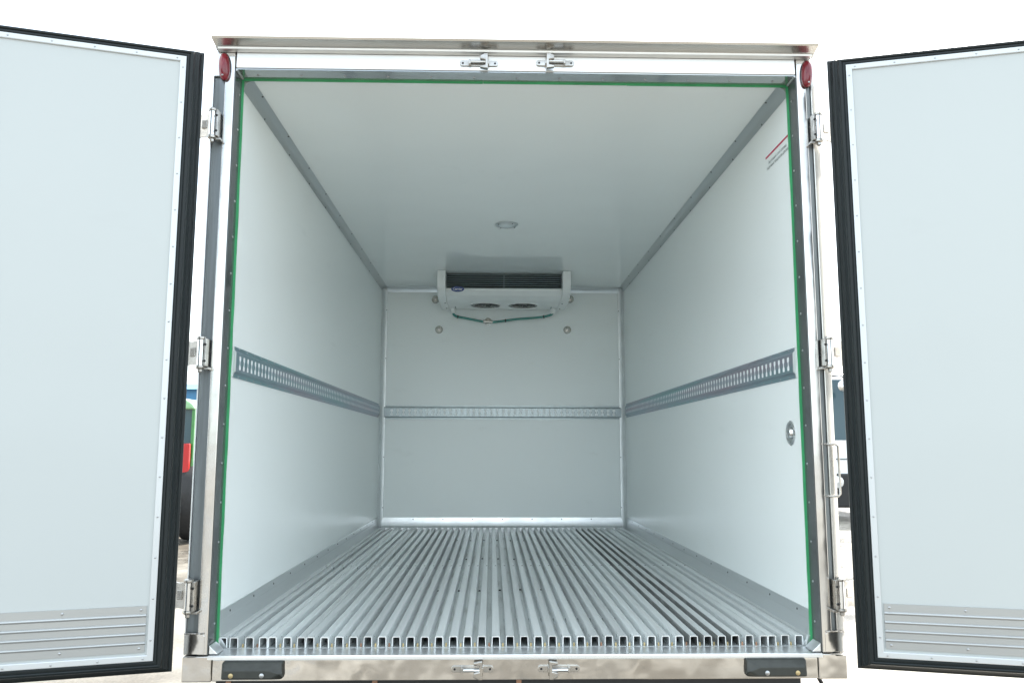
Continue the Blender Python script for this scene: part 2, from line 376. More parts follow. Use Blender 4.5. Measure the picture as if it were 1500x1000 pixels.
# threshold plate and sill
thr = MB().prism([(-0.092, -0.017), (-0.092, -0.0085), (-0.088, -0.0045), (-0.02, -0.0025), (-0.004, -0.0008), (-0.004, -0.017)], 0, -X + 0.002, X - 0.002)
thr.build('threshold_plate', 'alu_light', truck, smooth=30)
for sx in (-1, 1):
    MB().prism([(sx * (X - 0.003), -0.001), (sx * (X - 0.003), 0.028), (sx * (X - 0.034), -0.001)], 1, -0.082, -0.012).build('threshold_gusset', 'alu_light', truck, bev=0.002)
sill = MB().box(-1.032, 1.032, FY - 0.002, -0.006, -0.088, -0.0175).build('sill_beam', 'steel_wavy', truck, bev=0.003)
for sx in (-1, 1):
    a, b = sorted((sx * 1.0335, sx * 1.133))
    MB().box(a, b, FY - 0.004, 0.0, -0.09, -0.006).build('corner_block', 'steel_wavy', truck, bev=0.004)

# posts
def post(sx):
    e = empty('door_post', (sx * 1.09, FY, 0), parent=truck)
    def bx(n, x0, x1, y0, y1, z0, z1, mtl, bev=0.002):
        a, b = sorted((sx * x0, sx * x1)); return MB().box(a, b, y0, y1, z0, z1).build(n, mtl, e, bev=bev)
    bx('face_plate', 1.052, 1.087, FY, -0.001, -0.004, H + 0.066, 'steel', 0.0035)
    if sx < 0:
        bx('side_channel', 1.0875, 1.128, FY + 0.012, 0.0, -0.004, H - 0.03, 'galv', 0.002)
        bx('side_lip', 1.1285, 1.1325, FY + 0.004, 0.0, -0.004, H + 0.06, 'alu_light', 0.001)
    else:
        bx('side_channel', 1.0875, 1.105, FY + 0.012, 0.0, -0.004, H - 0.03, 'galv', 0.002)
        bx('side_lip', 1.1055, 1.1325, FY + 0.004, 0.0, -0.004, H + 0.06, 'steel_dull', 0.003)
    bx('top_cap', 1.0875, 1.128 if sx < 0 else 1.105, FY + 0.001, 0.0, H - 0.0295, H + 0.066, 'steel', 0.002)
    # bottom gusset with its weld bead
    a, b = sorted((sx * 1.058, sx * 1.1315))
    MB().prism([(sx * 1.062, 0.0), (sx * 1.131, 0.0), (sx * 1.131, 0.066), (sx * 1.07, 0.066), (sx * 1.062, 0.058)], 1, FY - 0.0022, FY - 0.0002).build('foot_gusset', 'steel', e, bev=0.0008)
    wb = MB()
    pts = [(sx * (1.064 + 0.0035 * k), FY - 0.002 + random.uniform(-.001, .001), 0.067 + random.uniform(-.001, .001)) for k in range(20)]
    wb.tube(pts, 0.0026, 6).build('weld_bead', 'hinge', e, smooth=60)
    return e
for sx in (-1, 1): post(sx)

# header and drip rail
hd = MB().box(-1.048, 1.048, FY, -0.001, H + 0.0025, H + 0.066).build('header_beam', 'steel_satin', truck, bev=0.003)
MB().box(-1.046, 1.046, FY - 0.0022, FY - 0.0002, H + 0.004, H + 0.018).build('header_lip', 'alu_light', truck, bev=0.001)
vp = [(0.0, H + 0.0665), (-0.088, H + 0.0665), (-0.098, H + 0.066), (-0.11, H + 0.069), (-0.114, H + 0.0735), (-0.158, H + 0.082), (-0.162, H + 0.089), (-0.158, H + 0.091), (-0.10, H + 0.088), (0.0, H + 0.088)]
MB().prism([(p[0], p[1]) for p in vp], 0, -1.118, 1.112).build('drip_rail', 'steel_dull', truck, smooth=20)
MB().prism([(-0.088, H + 0.0663), (-0.11, H + 0.0687), (-0.113, H + 0.0731), (-0.1105, H + 0.0655), (-0.098, H + 0.0625), (-0.088, H + 0.0625)], 0, -1.11, 1.104).build('drip_rail_bead', 'alu_light', truck, smooth=40)

# jamb lining, mitre beads and green edge tape
for sx in (-1, 1):
    a, b = sorted((sx * (X - 0.0012), sx * (X + 0.0018)))
    j = MB().box(a, b, FY + 0.003, 0.0015, -0.003, H + 0.002).build('jamb_lining', 'jamb', truck)
    sb = MB()
    for k in range(15):
        sb.lathe([(0.0045, 0), (0.004, 0.002), (0.0015, 0.0032)], (sx * (X - 0.0012), -0.03 + random.uniform(-.004, .004), 0.09 + k * 0.137), (-sx, 0, 0), 8)
    s = sb.build('screws', 'screw', j); s['kind'] = 'stuff'
    tp = MB(); zz = 0.0005; last = None
    for k in range(25):
        z = zz + (H - 0.0065) * k / 24; pr_ = 0.0085 + random.uniform(-0.0009, 0.0009); xo = X - pr_; xi = X - 0.0004
        tp.v += [(sx * xo, -0.005, z), (sx * xi, -0.005, z), (sx * xi, 0.003, z), (sx * xo, 0.003, z)]
        if k:
            o_ = 4 * k; tp.f += [(o_ - 4 + i, o_ - 4 + (i + 1) % 4, o_ + (i + 1) % 4, o_ + i) for i in range(4)]
    tp.f += [(0, 1, 2, 3), (96, 97, 98, 99)]
    tp.build('edge_tape', 'green', truck)
    MB().tube([(sx * (X - 0.003), FY + 0.004, H - 0.002), (sx * (X - 0.003), -0.006, H - 0.002)], 0.0042, 8).build('mitre_bead', 'trim', truck, smooth=60)
j = MB().box(-X, X, FY + 0.003, 0.0015, H - 0.0012, H + 0.0018).build('jamb_lining', 'jamb_top', truck)
sb = MB()
for k in range(13):
    sb.lathe([(0.0055, 0), (0.005, 0.002), (0.002, 0.0035)], (-0.98 + k * 0.163, -0.035, H - 0.0012), (0, 0, -1), 10)
s = sb.build('screws', 'screw', j); s['kind'] = 'stuff'
for xa, xb, dz in ((-X + 0.0075, -0.132, 0.0085), (-0.131, 0.42, 0.0078), (0.421, X - 0.0075, 0.0088)):
    MB().box(xa, xb, -0.005, 0.003, H - dz, H - 0.0005).build('edge_tape', 'green', truck, bev=0.0012)

# covings
def strip_screws(pts, d, mtl, parent, r=0.004):
    b = MB()
    for p in pts: b.lathe([(r, 0), (r * 0.9, 0.0018), (r * 0.4, 0.0028)], p, d, 8)
    s = b.build('rivets', mtl, parent); s['kind'] = 'stuff'
def cove(sx):
    P = [(X, H - 0.056), (X - 0.003, H - 0.058), (X - 0.006, H - 0.052), (X - 0.017, H - 0.03), (X - 0.031, H - 0.0165), (X - 0.052, H - 0.006), (X - 0.058, H - 0.003), (X - 0.056, H)]
    P = [(X - 0.0004, H - 0.057)] + P[1:-1] + [(X - 0.057, H - 0.0004), (X - 0.0004, H - 0.0004)]
    P = [(X + (p[0] - X) * 0.68, H + (p[1] - H) * 0.68) for p in P]
    c = MB().prism([(sx * p[0], p[1]) for p in P], 1, 0.006, D - 0.03).build('ceiling_coving', 'alu_cove', truck, smooth=30)
    strip_screws([(sx * (X - 0.0354), 0.15 + 0.42 * k, H - 0.0042) for k in range(9)], (-sx * 0.3, 0, -1), 'dark', c)
    strip_screws([(sx * (X - 0.0036), 0.3 + 0.42 * k, H - 0.0354) for k in range(9)], (-sx, 0, -0.3), 'dark', c)
for sx in (-1, 1): cove(sx)
def corner(sx):
    P = [(X - 0.0004, D - 0.034), (X - 0.004, D - 0.035), (X - 0.011, D - 0.024), (X - 0.024, D - 0.012), (X - 0.046, D - 0.005), (X - 0.05, D - 0.0004), (X - 0.0004, D - 0.0004)]
    c = MB().prism([(sx * p[0], p[1]) for p in P], 2, 0.03, H - 0.004).build('corner_strip', 'alu_light', truck, smooth=30)
    strip_screws([(sx * (X - 0.042), D - 0.0065, 0.2 + 0.42 * k) for k in range(5)], (0, -1, 0), 'dark', c)
for sx in (-1, 1): corner(sx)
P = [(D - 0.0004, H - 0.048), (D - 0.005, H - 0.047), (D - 0.012, H - 0.028), (D - 0.024, H - 0.012), (D - 0.04, H - 0.005), (D - 0.044, H - 0.0004), (D - 0.0004, H - 0.0004)]
MB().prism(P, 0, -X + 0.045, X - 0.045).build('ceiling_coving', 'alu_light', truck, smooth=30)
def skirt(sx):
    P = [(X - 0.0004, 0.122), (X - 0.004, 0.122), (X - 0.0055, 0.115), (X - 0.008, 0.09), (X - 0.0065, 0.088), (X - 0.010, 0.06), (X - 0.016, 0.032), (X - 0.03, 0.012), (X - 0.034, 0.001), (X - 0.0004, 0.001)]
    c = MB().prism([(sx * p[0], p[1]) for p in P], 1, 0.004, D - 0.0015).build('floor_skirting', 'alu', truck, smooth=20)
    strip_screws([(sx * (X - 0.0058), 0.12 + 0.3 * k, 0.105) for k in range(13)], (-sx, 0, 0), 'dark', c, 0.0045)
for sx in (-1, 1): skirt(sx)
P = [(D - 0.0004, 0.118), (D - 0.004, 0.118), (D - 0.006, 0.1), (D - 0.012, 0.07), (D - 0.02, 0.05), (D - 0.036, 0.04), (D - 0.05, 0.037), (D - 0.05, 0.001), (D - 0.0004, 0.001)]
sk = MB().prism(P, 0, -X + 0.036, X - 0.036).build('floor_skirting', 'alu_light', truck, smooth=30)
strip_screws([(-0.75 + 0.25 * k, D - 0.0055, 0.104) for k in range(7)], (0, -1, 0), 'dark', sk, 0.005)

# ------------------------------------------------------------------ cargo rails with hour-glass slots
def rail(length, name='cargo_rail'):
    """local: u along, v up, w out of the wall. returns root builder meshes"""
    web, out = 0.036, 0.011
    b = MB()
    def add(u0, v0, w0, u1, v1, w1):
        b.add([(u0, v0, w0), (u1, v0, w0), (u1, v1, w1), (u0, v1, w1)], [(0, 1, 2, 3)])
    L_ = length
    for s_ in (1, -1):
        add(0, s_ * 0.0575, 0.0004, L_, s_ * 0.0575, 0.003)
        add(0, s_ * 0.0575, 0.003, L_, s_ * 0.046, 0.003)
        add(0, s_ * 0.046, 0.003, L_, s_ * 0.0425, 0.0045)
        add(0, s_ * 0.0425, 0.0045, L_, s_ * web, out)
    pitch = 0.05; n = int((L_ - 0.03) / pitch); u = (L_ - n * pitch) / 2
    add(0, -web, out, u, web, out); add(L_ - u, -web, out, L_, web, out)
    zs = [-0.026, -0.0235, -0.012, -0.005, 0.005, 0.012, 0.0235, 0.026]
    hw = [0.0085, 0.0125, 0.0125, 0.0052, 0.0052, 0.0125, 0.0125, 0.0085]
    for k in range(n):
        a = u + k * pitch; c = a + pitch / 2; d = a + pitch
        b.add([(a, -web, out), (d, -web, out), (d, zs[0], out), (c + hw[0], zs[0], out), (c - hw[0], zs[0], out), (a, zs[0], out)], [(0, 1, 2, 3, 4, 5)])
        b.add([(a, web, out), (d, web, out), (d, zs[-1], out), (c + hw[-1], zs[-1], out), (c - hw[-1], zs[-1], out), (a, zs[-1], out)], [(0, 1, 2, 3, 4, 5)])
        for i in range(7):
            b.add([(a, zs[i], out), (c - hw[i], zs[i], out), (c - hw[i + 1], zs[i + 1], out), (a, zs[i + 1], out)], [(0, 1, 2, 3)])
            b.add([(d, zs[i], out), (c + hw[i], zs[i], out), (c + hw[i + 1], zs[i + 1], out), (d, zs[i + 1], out)], [(0, 1, 2, 3)])
        ring = [(c - hw[i], zs[i]) for i in range(8)] + [(c + hw[i], zs[i]) for i in range(7, -1, -1)]
        m_ = len(ring)
        b.add([(p[0], p[1], out) for p in ring] + [(p[0], p[1], out - 0.001) for p in ring], [(i, (i + 1) % m_, m_ + (i + 1) % m_, m_ + i) for i in range(m_)])
    back = MB().box(0.004, L_ - 0.004, -0.034, 0.034, 0.0012, out - 0.0013)
    rv = MB()
    for k in range(int(L_ / 0.1)):
        for s_ in (1, -1):
            rv.lathe([(0.0035, 0), (0.003, 0.0016), (0.001, 0.0024)], (0.06 + k * 0.1, s_ * 0.052, 0.003), (0, 0, 1), 7)
    cap = MB()
    return b, back, rv
def place_rail(length, f, cap_at=None, mtl='rail'):
    b, back, rv = rail(length)
    r = b.build('cargo_rail', mtl, truck, flip=f)
    back.build('slot_backing', 'white', r, flip=f)
    s = rv.build('rivets', 'screw', r, flip=f); s['kind'] = 'stuff'
    if cap_at is not None:
        c = MB().prism([(-0.0575, 0.0005), (-0.0575, 0.004), (-0.043, 0.0055), (-0.036, 0.0125), (0.036, 0.0125), (0.043, 0.0055), (0.0575, 0.004), (0.0575, 0.0005)], 0, cap_at - 0.012, cap_at - 0.001)
        c.build('end_cap', 'alu_light', r, flip=f, bev=0.001)
    return r
place_rail(3.9, lambda p: (-X + p[2], 0.045 + p[0], 1.007 + p[1]), 0.0)
place_rail(3.9, lambda p: (X - p[2], 0.045 + p[0], 1.012 + p[1]), 0.0)
place_rail(2.03, lambda p: (-1.012 + p[0], D - p[2], 0.998 + p[1]), mtl='rail_pale')

# ------------------------------------------------------------------ fittings of the box
def lamp(sx):
    e = empty('marker_lamp', (sx * 1.09, FY - 0.002, 2.092), parent=truck)
    b = MB()
    n = 14
    prof = []
    for k in range(n + 1):
        t = math.pi * k / n
        prof.append((max(0.0004, 0.021 * math.sin(t) ** 0.75), -0.052 * math.cos(t)))
    b.lathe(prof, (0, 0, 0), (0, 0, 1), 20)
    tl = R(3) * sx
    f = lambda p: (sx * 1.0885 + p[0] * math.cos(tl) + p[2] * math.sin(tl), FY - 0.0075 + p[1] * 0.95, 2.09 + (2.0 if False else 0) + p[2] - p[0] * math.sin(tl))
    b.build('lens', 'red', e, smooth=60, flip=f)
    MB().lathe([(0.0225, 0), (0.0225, 0.004), (0.02, 0.006)], (0, 0, 0), (0, 1, 0), 24).build('base', 'chassis', e, flip=lambda p: (sx * 1.0885 + p[0], FY - 0.0005 - p[1], 2.09 + p[2] * 2.4), smooth=40)
    MB().lathe([(0.004, 0), (0.003, 0.002)], (sx * 1.089, FY - 0.022, 2.052), (0, -1, 0.4), 8).build('screw', 'screw', e)
for sx in (-1, 1): lamp(sx)

def keeper(cx, cz, s, fy, vz):
    """lock keeper: s = side of the claw, vz = +1 top / -1 bottom"""
    e = empty('latch_keeper', (cx, fy, cz), parent=truck)
    hw, hh = 0.072, 0.0105
    pr = []
    for k in range(9):
        t = -math.pi / 2 + math.pi * k / 8; pr.append((cx + hw - hh + hh * math.cos(t), cz + hh * math.sin(t)))
    for k in range(9):
        t = math.pi / 2 + math.pi * k / 8; pr.append((cx - hw + hh + hh * math.cos(t), cz + hh * math.sin(t)))
    MB().prism(pr, 1, fy - 0.008, fy - 0.0003).build('base_plate', 'hinge', e, bev=0.0015)
    for q in (-1, 1):
        MB().lathe([(0.0042, 0), (0.0038, 0.0016)], (cx + q * 0.06, fy - 0.0078, cz), (0, -1, 0), 10).build('screw', 'dark', e)
    MB().cyl((cx - 0.03, fy - 0.017, cz + vz * 0.002), (cx + 0.034, fy - 0.017, cz + vz * 0.002), 0.0055, 10).build('pin', 'chrome', e, smooth=50)
    for q in (-0.034, 0.034):
        MB().box(cx + q - 0.004, cx + q + 0.004, fy - 0.024, fy - 0.0075, cz - 0.009, cz + 0.008).build('lug', 'hinge', e, bev=0.0015)
    x0 = cx + s * 0.034; x1 = cx + s * 0.004
    cw = MB().prism([(x0, cz - vz * 0.03), (x0, cz + vz * 0.031), (x0 - s * 0.012, cz + vz * 0.031), (x1, cz + vz * 0.022), (x1, cz + vz * 0.008), (x0 - s * 0.01, cz + vz * 0.004), (x0 - s * 0.01, cz - vz * 0.014), (x1, cz - vz * 0.018), (x1, cz - vz * 0.026)], 1, fy - 0.031, fy - 0.014)
    cw.build('claw', 'hinge', e, bev=0.003)
keeper(-0.146, 2.116, 1, FY, 1); keeper(0.139, 2.121, -1, FY, 1)
keeper(-0.154, -0.05, 1, FY - 0.002, -1); keeper(0.14, -0.05, -1, FY - 0.002, -1)

def buffer(x0, x1, z0, z1, inner):
    e = empty('rubber_buffer', ((x0 + x1) / 2, FY, z0), parent=truck)
    y0 = FY - 0.0025
    # stepped body: thick block with one end cut at a slant
    xa, xb = (x0, x1)
    s = 1 if inner > 0 else -1
    far = xb if s > 0 else xa; near = xa if s > 0 else xb
    cut = 0.032 * s
    vs = []
    def ring(y, i, c, dz):
        return [(near + s * i, y, z0 + i), (far - s * i - c, y, z0 + i), (far - s * i, y, z0 + i + dz), (far - s * i, y, z1 - i), (near + s * i, y, z1 - i)]
    vs = ring(y0, 0, 0.0 * s, 0.01) + ring(y0 - 0.016, 0.001, 0.0, 0.01) + ring(y0 - 0.034, 0.004, cut, 0.02)
    vs[-2] = (far - s * 0.012 - cut, y0 - 0.034, z1 - 0.022); vs[-1] = (near + s * 0.008, y0 - 0.034, z1 - 0.022)
    fs = [(0, 1, 2, 3, 4), (10, 11, 12, 13, 14)]
    for k in range(2):
        for i in range(5): fs.append((5 * k + i, 5 * k + (i + 1) % 5, 5 * k + 5 + (i + 1) % 5, 5 * k + 5 + i))
    MB().add(vs, fs).build('block', 'bumper', e, bev=0.007, seg=3)
    for q in (0.18, 0.68):
        bx_ = near + s * (x1 - x0) * q
        MB().lathe([(0.008, 0), (0.008, 0.003), (0.004, 0.005)], (bx_, y0 - 0.0335, z0 + 0.017), (0, -1, 0), 12).build('bolt', 'brass' if q < 0.3 else 'screw', e, smooth=40)
buffer(-0.995, -0.79, -0.078, -0.02, 1); buffer(0.778, 0.986, -0.077, -0.017, -1)

def hinge(sx, zc):
    e = empty('hinge', (sx * 1.115, -0.112, zc), parent=truck)
    px, py = sx * 1.115, -0.112
    MB().cyl((px, py, zc - 0.045), (px, py, zc + 0.045), 0.0125, 18).build('barrel', 'chrome', e, smooth=50)
    for q in (-1, 1):
        MB().lathe([(0.0155, 0), (0.0165, 0.003), (0.0155, 0.009), (0.010, 0.0125)], (px, py, zc + q * 0.0462), (0, 0, q), 16).build('end_cap', 'hinge', e, smooth=40)
    MB().lathe([(0.0085, 0), (0.0085, 0.009), (0.005, 0.012)], (px, py, zc - 0.0585), (0, 0, -1), 6).build('nut', 'hinge', e)
    # leaf on the post
    a, b = sorted((sx * 1.0915, sx * 1.102))
    MB().box(a, b, py - 0.010, FY + 0.01, zc - 0.05, zc + 0.05).build('post_leaf', 'hinge', e, bev=0.003)
    for q in (-0.03, 0.028):
        MB().lathe([(0.0045, 0), (0.0045, 0.002), (0.002, 0.003)], (sx * 1.0968, py - 0.0098, zc + q), (0, -1, 0), 10).build('screw', 'dark', e)
    MB().prism([(sx * 1.084, zc - 0.06), (sx * 1.104, zc - 0.06), (sx * 1.108, zc - 0.051), (sx * 1.084, zc - 0.051)], 1, py + 0.002, FY - 0.001).build('foot', 'hinge', e, bev=0.002)
    # strap sweeping behind the door
    pts = []
    n = 9
    for k in range(n):
        t = k / (n - 1)
        x = 1.122 + 0.13 * t
        y = py + 0.012 + 0.026 * math.sin(t * math.pi * 0.55) + 0.006 * t
        hh = 0.048 - 0.007 * math.sin(min(1, t * 2.2) * math.pi)
        pts.append((x, y, hh))
    vs = []
    for x, y, hh in pts:
        vs += [(sx * x, y - 0.004, zc - hh), (sx * x, y - 0.004, zc + hh), (sx * x, y + 0.004, zc + hh), (sx * x, y + 0.004, zc - hh)]
    fs = [(0, 1, 2, 3), tuple(4 * (n - 1) + i for i in (3, 2, 1, 0))]
    for k in range(n - 1):
        for i in range(4): fs.append((4 * k + i, 4 * k + (i + 1) % 4, 4 * k + 4 + (i + 1) % 4, 4 * k + 4 + i))
    st = MB().add(vs, fs).build('door_strap', 'hinge', e, smooth=40)
    MB().box(*sorted((sx * 1.138, sx * 1.16)), py + 0.012, py + 0.028, zc - 0.013, zc + 0.02).build('strap_rib', 'hinge', st, bev=0.004)
for z in (1.862, 1.023, 0.194): hinge(-1, z)
for z in (1.872, 1.033, 0.194): hinge(1, z)

# bent rod loop on the right post
MB().tube([(1.092, FY - 0.004, 0.708), (1.092, FY - 0.018, 0.708), (1.10, FY - 0.022, 0.708), (1.123, FY - 0.022, 0.708), (1.131, FY - 0.022, 0.700), (1.131, FY - 0.022, 0.535),
           (1.123, FY - 0.022, 0.527), (1.10, FY - 0.022, 0.527), (1.092, FY - 0.018, 0.527), (1.092, FY - 0.004, 0.527)], 0.0042, 8).build('door_stay_loop', 'hinge', truck, smooth=60)

# flush release cup on the right wall
e = empty('release_cup', (X, 0.122, 0.751), parent=truck)
MB().lathe([(0.047, 0.0002), (0.047, 0.003), (0.043, 0.006), (0.037, 0.006), (0.034, 0.0035), (0.03, 0.0012), (0.0005, 0.001)], (X, 0.122, 0.751), (-1, 0, 0), 32, close=False).build('cup', 'chrome', e, smooth=35)
MB().lathe([(0.021, 0.001), (0.021, 0.006), (0.017, 0.012), (0.008, 0.014), (0.0005, 0.0145)], (X, 0.122, 0.751), (-1, 0, 0), 24, close=False).build('knob', 'chrome', e, smooth=35)

# ceiling lamp
e = empty('ceiling_lamp', (-0.006, 2.01, H), parent=truck)
MB().lathe([(0.071, 0), (0.071, 0.004), (0.067, 0.009), (0.058, 0.010), (0.056, 0.006), (0.0005, 0.006)], (-0.006, 2.01, H - 0.0003), (0, 0, -1), 32, close=False).build('bezel', 'alu_cove', e, smooth=35)
MB().lathe([(0.055, 0.006), (0.052, 0.012), (0.04, 0.017), (0.02, 0.0195), (0.0005, 0.02)], (-0.006, 2.01, H - 0.0003), (0, 0, -1), 32, close=False).build('diffuser', 'lampglass', e, smooth=60)
sb = MB()
for k in range(4):
    t = R(35 + 90 * k); sb.lathe([(0.004, 0), (0.003, 0.003)], (-0.006 + 0.063 * math.cos(t), 2.01 + 0.063 * math.sin(t), H - 0.0098), (0, 0, -1), 8)
s = sb.build('screws', 'dark', e); s['kind'] = 'stuff'

# bolt caps on the front wall
for x, z in ((-0.554, 1.711), (0.559, 1.714), (-0.588, 1.975), (0.585, 1.985)):
    c = MB().lathe([(0.034, 0.0005), (0.033, 0.006), (0.028, 0.014), (0.018, 0.02), (0.011, 0.021), (0.009, 0.018), (0.0005, 0.018)], (x, D, z), (0, -1, 0), 24, close=False).build('bolt_cap', 'cap', truck, smooth=45)
    MB().lathe([(0.0075, 0.018), (0.0075, 0.0215), (0.004, 0.022), (0.0005, 0.022)], (x, D, z), (0, -1, 0), 6, close=False).build('bolt_head', 'screw', c)

# printed line and lettering on the right wall
pr = MB().box(X - 0.0016, X - 0.0002, 0.012, 0.279, 1.890, 1.8975).build('printed_line', 'redink', truck)
def text_mesh(body, size, name):
    cu = bpy.data.curves.new(name, 'FONT'); cu.body = body; cu.size = size; cu.align_x = 'LEFT'; cu.extrude = 0.0; cu.resolution_u = 3
    o = bpy.data.objects.new(name, cu); scene.collection.objects.link(o)
    dg = bpy.context.evaluated_depsgraph_get(); dg.update()
    me = bpy.data.meshes.new_from_object(o.evaluated_get(dg))
    bpy.data.objects.remove(o); bpy.data.curves.remove(cu)
    return me
def fit_text(me, width, f, mtl):
    xs = [v.co.x for v in me.vertices]; x0, x1 = min(xs), max(xs); k = width / (x1 - x0)
    for v in me.vertices: v.co = Vector(f(((v.co.x - x0) * k, v.co.y, 0)))
    me.materials.clear(); me.materials.append(M[mtl]); me.update()
for body, y0, wd, z in (('Внутренний слой клапана', 0.245, 0.205, 1.8585), ('Надежные технологии для вас', 0.268, 0.25, 1.8385)):
    me = text_mesh(body, 0.0175, 'lettering'); fit_text(me, wd, lambda p: (X - 0.0012, y0 - p[0], z + p[1]), 'ink')
    link('lettering', me, truck)

# chassis under the box
for sx in (-1, 1):
    MB().prism([(sx * 0.40, -0.30), (sx * 0.47, -0.30), (sx * 0.47, -0.292), (sx * 0.408, -0.292), (sx * 0.408, -0.1), (sx * 0.47, -0.1), (sx * 0.47, -0.092), (sx * 0.40, -0.092)], 1, 0.06, 5.6).build('chassis_rail', 'chassis', truck)
MB().box(-1.03, 0.985, -0.05, 0.05, -0.2, -0.0905).build('rear_crossmember', 'chassis', truck, bev=0.004)
for x in (-0.985, -0.488, 0.005):
    MB().box(x - 0.009, x + 0.009, -0.056, -0.051, -0.125, -0.093).build('bracket_tab', 'copper', truck, bev=0.002)
MB().tube([(1.05, -0.03, -0.092), (1.07, -0.03, -0.13), (1.075, -0.02, -0.2)], 0.007, 8).build('cable', 'chassis', truck, smooth=60)
for y in (1.05, 4.9):
    MB().cyl((-0.8, y, GZ + 0.39), (0.8, y, GZ + 0.39), 0.05, 12).build('axle', 'chassis', truck, smooth=50)
    for sx in (-1, 1):
        MB().box(*sorted((sx * 0.395, sx * 0.475)), y - 0.1, y + 0.1, GZ + 0.42, -0.299).build('spring_seat', 'chassis', truck)
        wh = MB().lathe([(0.2, -0.1), (0.34, -0.11), (0.375, -0.1), (0.39, -0.07), (0.39, 0.07), (0.375, 0.1), (0.34, 0.11), (0.2, 0.1)], (sx * 0.83, y, GZ + 0.39), (1, 0, 0), 40).build('wheel', 'tyre', truck, smooth=40)
        MB().lathe([(0.21, 0.09), (0.205, 0.115), (0.17, 0.1), (0.12, 0.05), (0.07, 0.06), (0.06, 0.11), (0.0005, 0.112)], (sx * 0.83, y, GZ + 0.39), (sx, 0, 0), 32, close=False).build('rim', 'rim', wh, smooth=35)

# ------------------------------------------------------------------ rear doors
DW, DH, DZ = 1.03, 2.076, -0.004
def door(sx, fx, fy, ang):
    # local frame: u along the door away from the hinge, n out of the inner face, z up
    if sx < 0: rz, s = math.pi + ang, 1
    else: rz, s = -ang, -1
    d = empty('rear_door', (fx, fy, DZ), rz, parent=truck, local=True)
    d['label'] = ('left' if sx < 0 else 'right') + ' rear door swung wide open showing its inner face'
    f = lambda p: (p[0], s * p[1], p[2])
    def ring(i, n): return [(i, n, i), (DW - i, n, i), (DW - i, n, DH - i), (i, n, DH - i)]
    def loft(prof, sides=(0, 1, 2, 3), name='', mtl='', parent=None, smooth=30, closed=False):
        b = MB()
        if closed: prof = prof + [prof[0]]
        for k in sides:
            vs = []
            for i, n in prof:
                r_ = ring(i, n); vs += [r_[k], r_[(k + 1) % 4]]
            fs = [(2 * q, 2 * q + 1, 2 * q + 3, 2 * q + 2) for q in range(len(prof) - 1)]
            if closed:
                m_ = len(prof) - 1
                fs += [tuple(2 * q for q in range(m_)), tuple(2 * q + 1 for q in range(m_))]
            b.add(vs, fs)
        return b.build(name, mtl, parent, flip=f, smooth=smooth)
    MB().box(-0.018, DW + 0.018, -0.1, -0.074, -0.022, DH + 0.018).build('outer_leaf', 'outer', d, flip=f, bev=0.004)
    MB().box(0.006, DW - 0.006, -0.0735, -0.005, 0.006, DH - 0.006).build('core', 'rubber', d, flip=f)
    g_ = [(-0.027, -0.0735), (-0.027, -0.066), (-0.019, -0.062), (-0.014, -0.05), (-0.014, -0.036), (-0.008, -0.031), (-0.008, -0.022), (-0.002, -0.016), (0.0, -0.006), (0.003, 0.0005), (0.0085, 0.002),
          (0.0115, 0.0005), (0.0125, -0.0025), (0.0145, -0.0025), (0.016, 0.0005), (0.021, 0.0008), (0.0245, -0.0015), (0.027, -0.0035), (0.03, -0.0045)]
    loft(g_, (0, 1, 2, 3), 'door_seal', 'rubber', d, 25)
    for k in range(4):
        loft([(0.0255, -0.004), (0.0255, 0.0016), (0.0275, 0.0026), (0.042, 0.0026), (0.0445, 0.0016), (0.0448, -0.0044)], (k,), 'trim_strip', 'trim', d, 20, closed=True)
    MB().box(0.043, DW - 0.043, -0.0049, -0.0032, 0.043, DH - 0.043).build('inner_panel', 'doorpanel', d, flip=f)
    b = MB()
    for k in range(16):
        b.lathe([(0.0036, 0), (0.0032, 0.0018), (0.0012, 0.0028)], (0.035, 0.0024, 0.09 + k * 0.128), (0, 1, 0), 8)
        if k < 8:
            for z in (0.034, DH - 0.034):
                b.lathe([(0.0036, 0), (0.0032, 0.0018), (0.0012, 0.0028)], (0.055 + k * 0.13, 0.0024, z), (0, 1, 0), 8)
    q = b.build('screws', 'screw', d, flip=f); q['kind'] = 'stuff'
    # ribbed kick plate
    prof = []; z0 = 0.054; hgt = 0.142
    prof = [(-0.0028, z0)]
    lands = [0.0, 0.0275, 0.061, 0.0945, 0.121]
    prof.append((0.0005, z0))
    for k in range(1, 5):
        z = z0 + k * 0.0283
        prof += [(0.0005, z - 0.006), (0.0032, z - 0.0042), (0.004, z - 0.001), (0.0032, z + 0.0022), (0.0005, z + 0.004)]
    prof += [(0.0005, z0 + hgt), (-0.0028, z0 + hgt)]
    kp = MB().prism(prof, 0, 0.052, DW - 0.052).build('kick_plate', 'kick', d, flip=f, smooth=25)
    b = MB()
    for k in range(5):
        for z in (z0 + 0.012, z0 + hgt - 0.012):
            b.lathe([(0.0045, 0), (0.004, 0.002), (0.0015, 0.003)], (0.068 + k * 0.225, 0.0005, z), (0, 1, 0), 8)
    q = b.build('screws', 'screw', kp, flip=f); q['kind'] = 'stuff'
    return d
door(-1, -1.140, -0.25, R(16.0))
door(1, 1.139, -0.25, R(15.4))

# ------------------------------------------------------------------ cooling unit under the ceiling
unit = empty('cooling_unit', (0, 3.66, H - 0.001))
tag(unit, 'white twin fan cooling unit with dark louvres mounted under the ceiling at the front wall', 'cooling unit')
ZT = H - 0.001
hp = [(3.47, ZT), (3.47, 1.962), (3.425, 1.957), (3.418, 1.95), (3.42, 1.938), (3.47, 1.905), (3.545, 1.885), (3.62, 1.8815)]
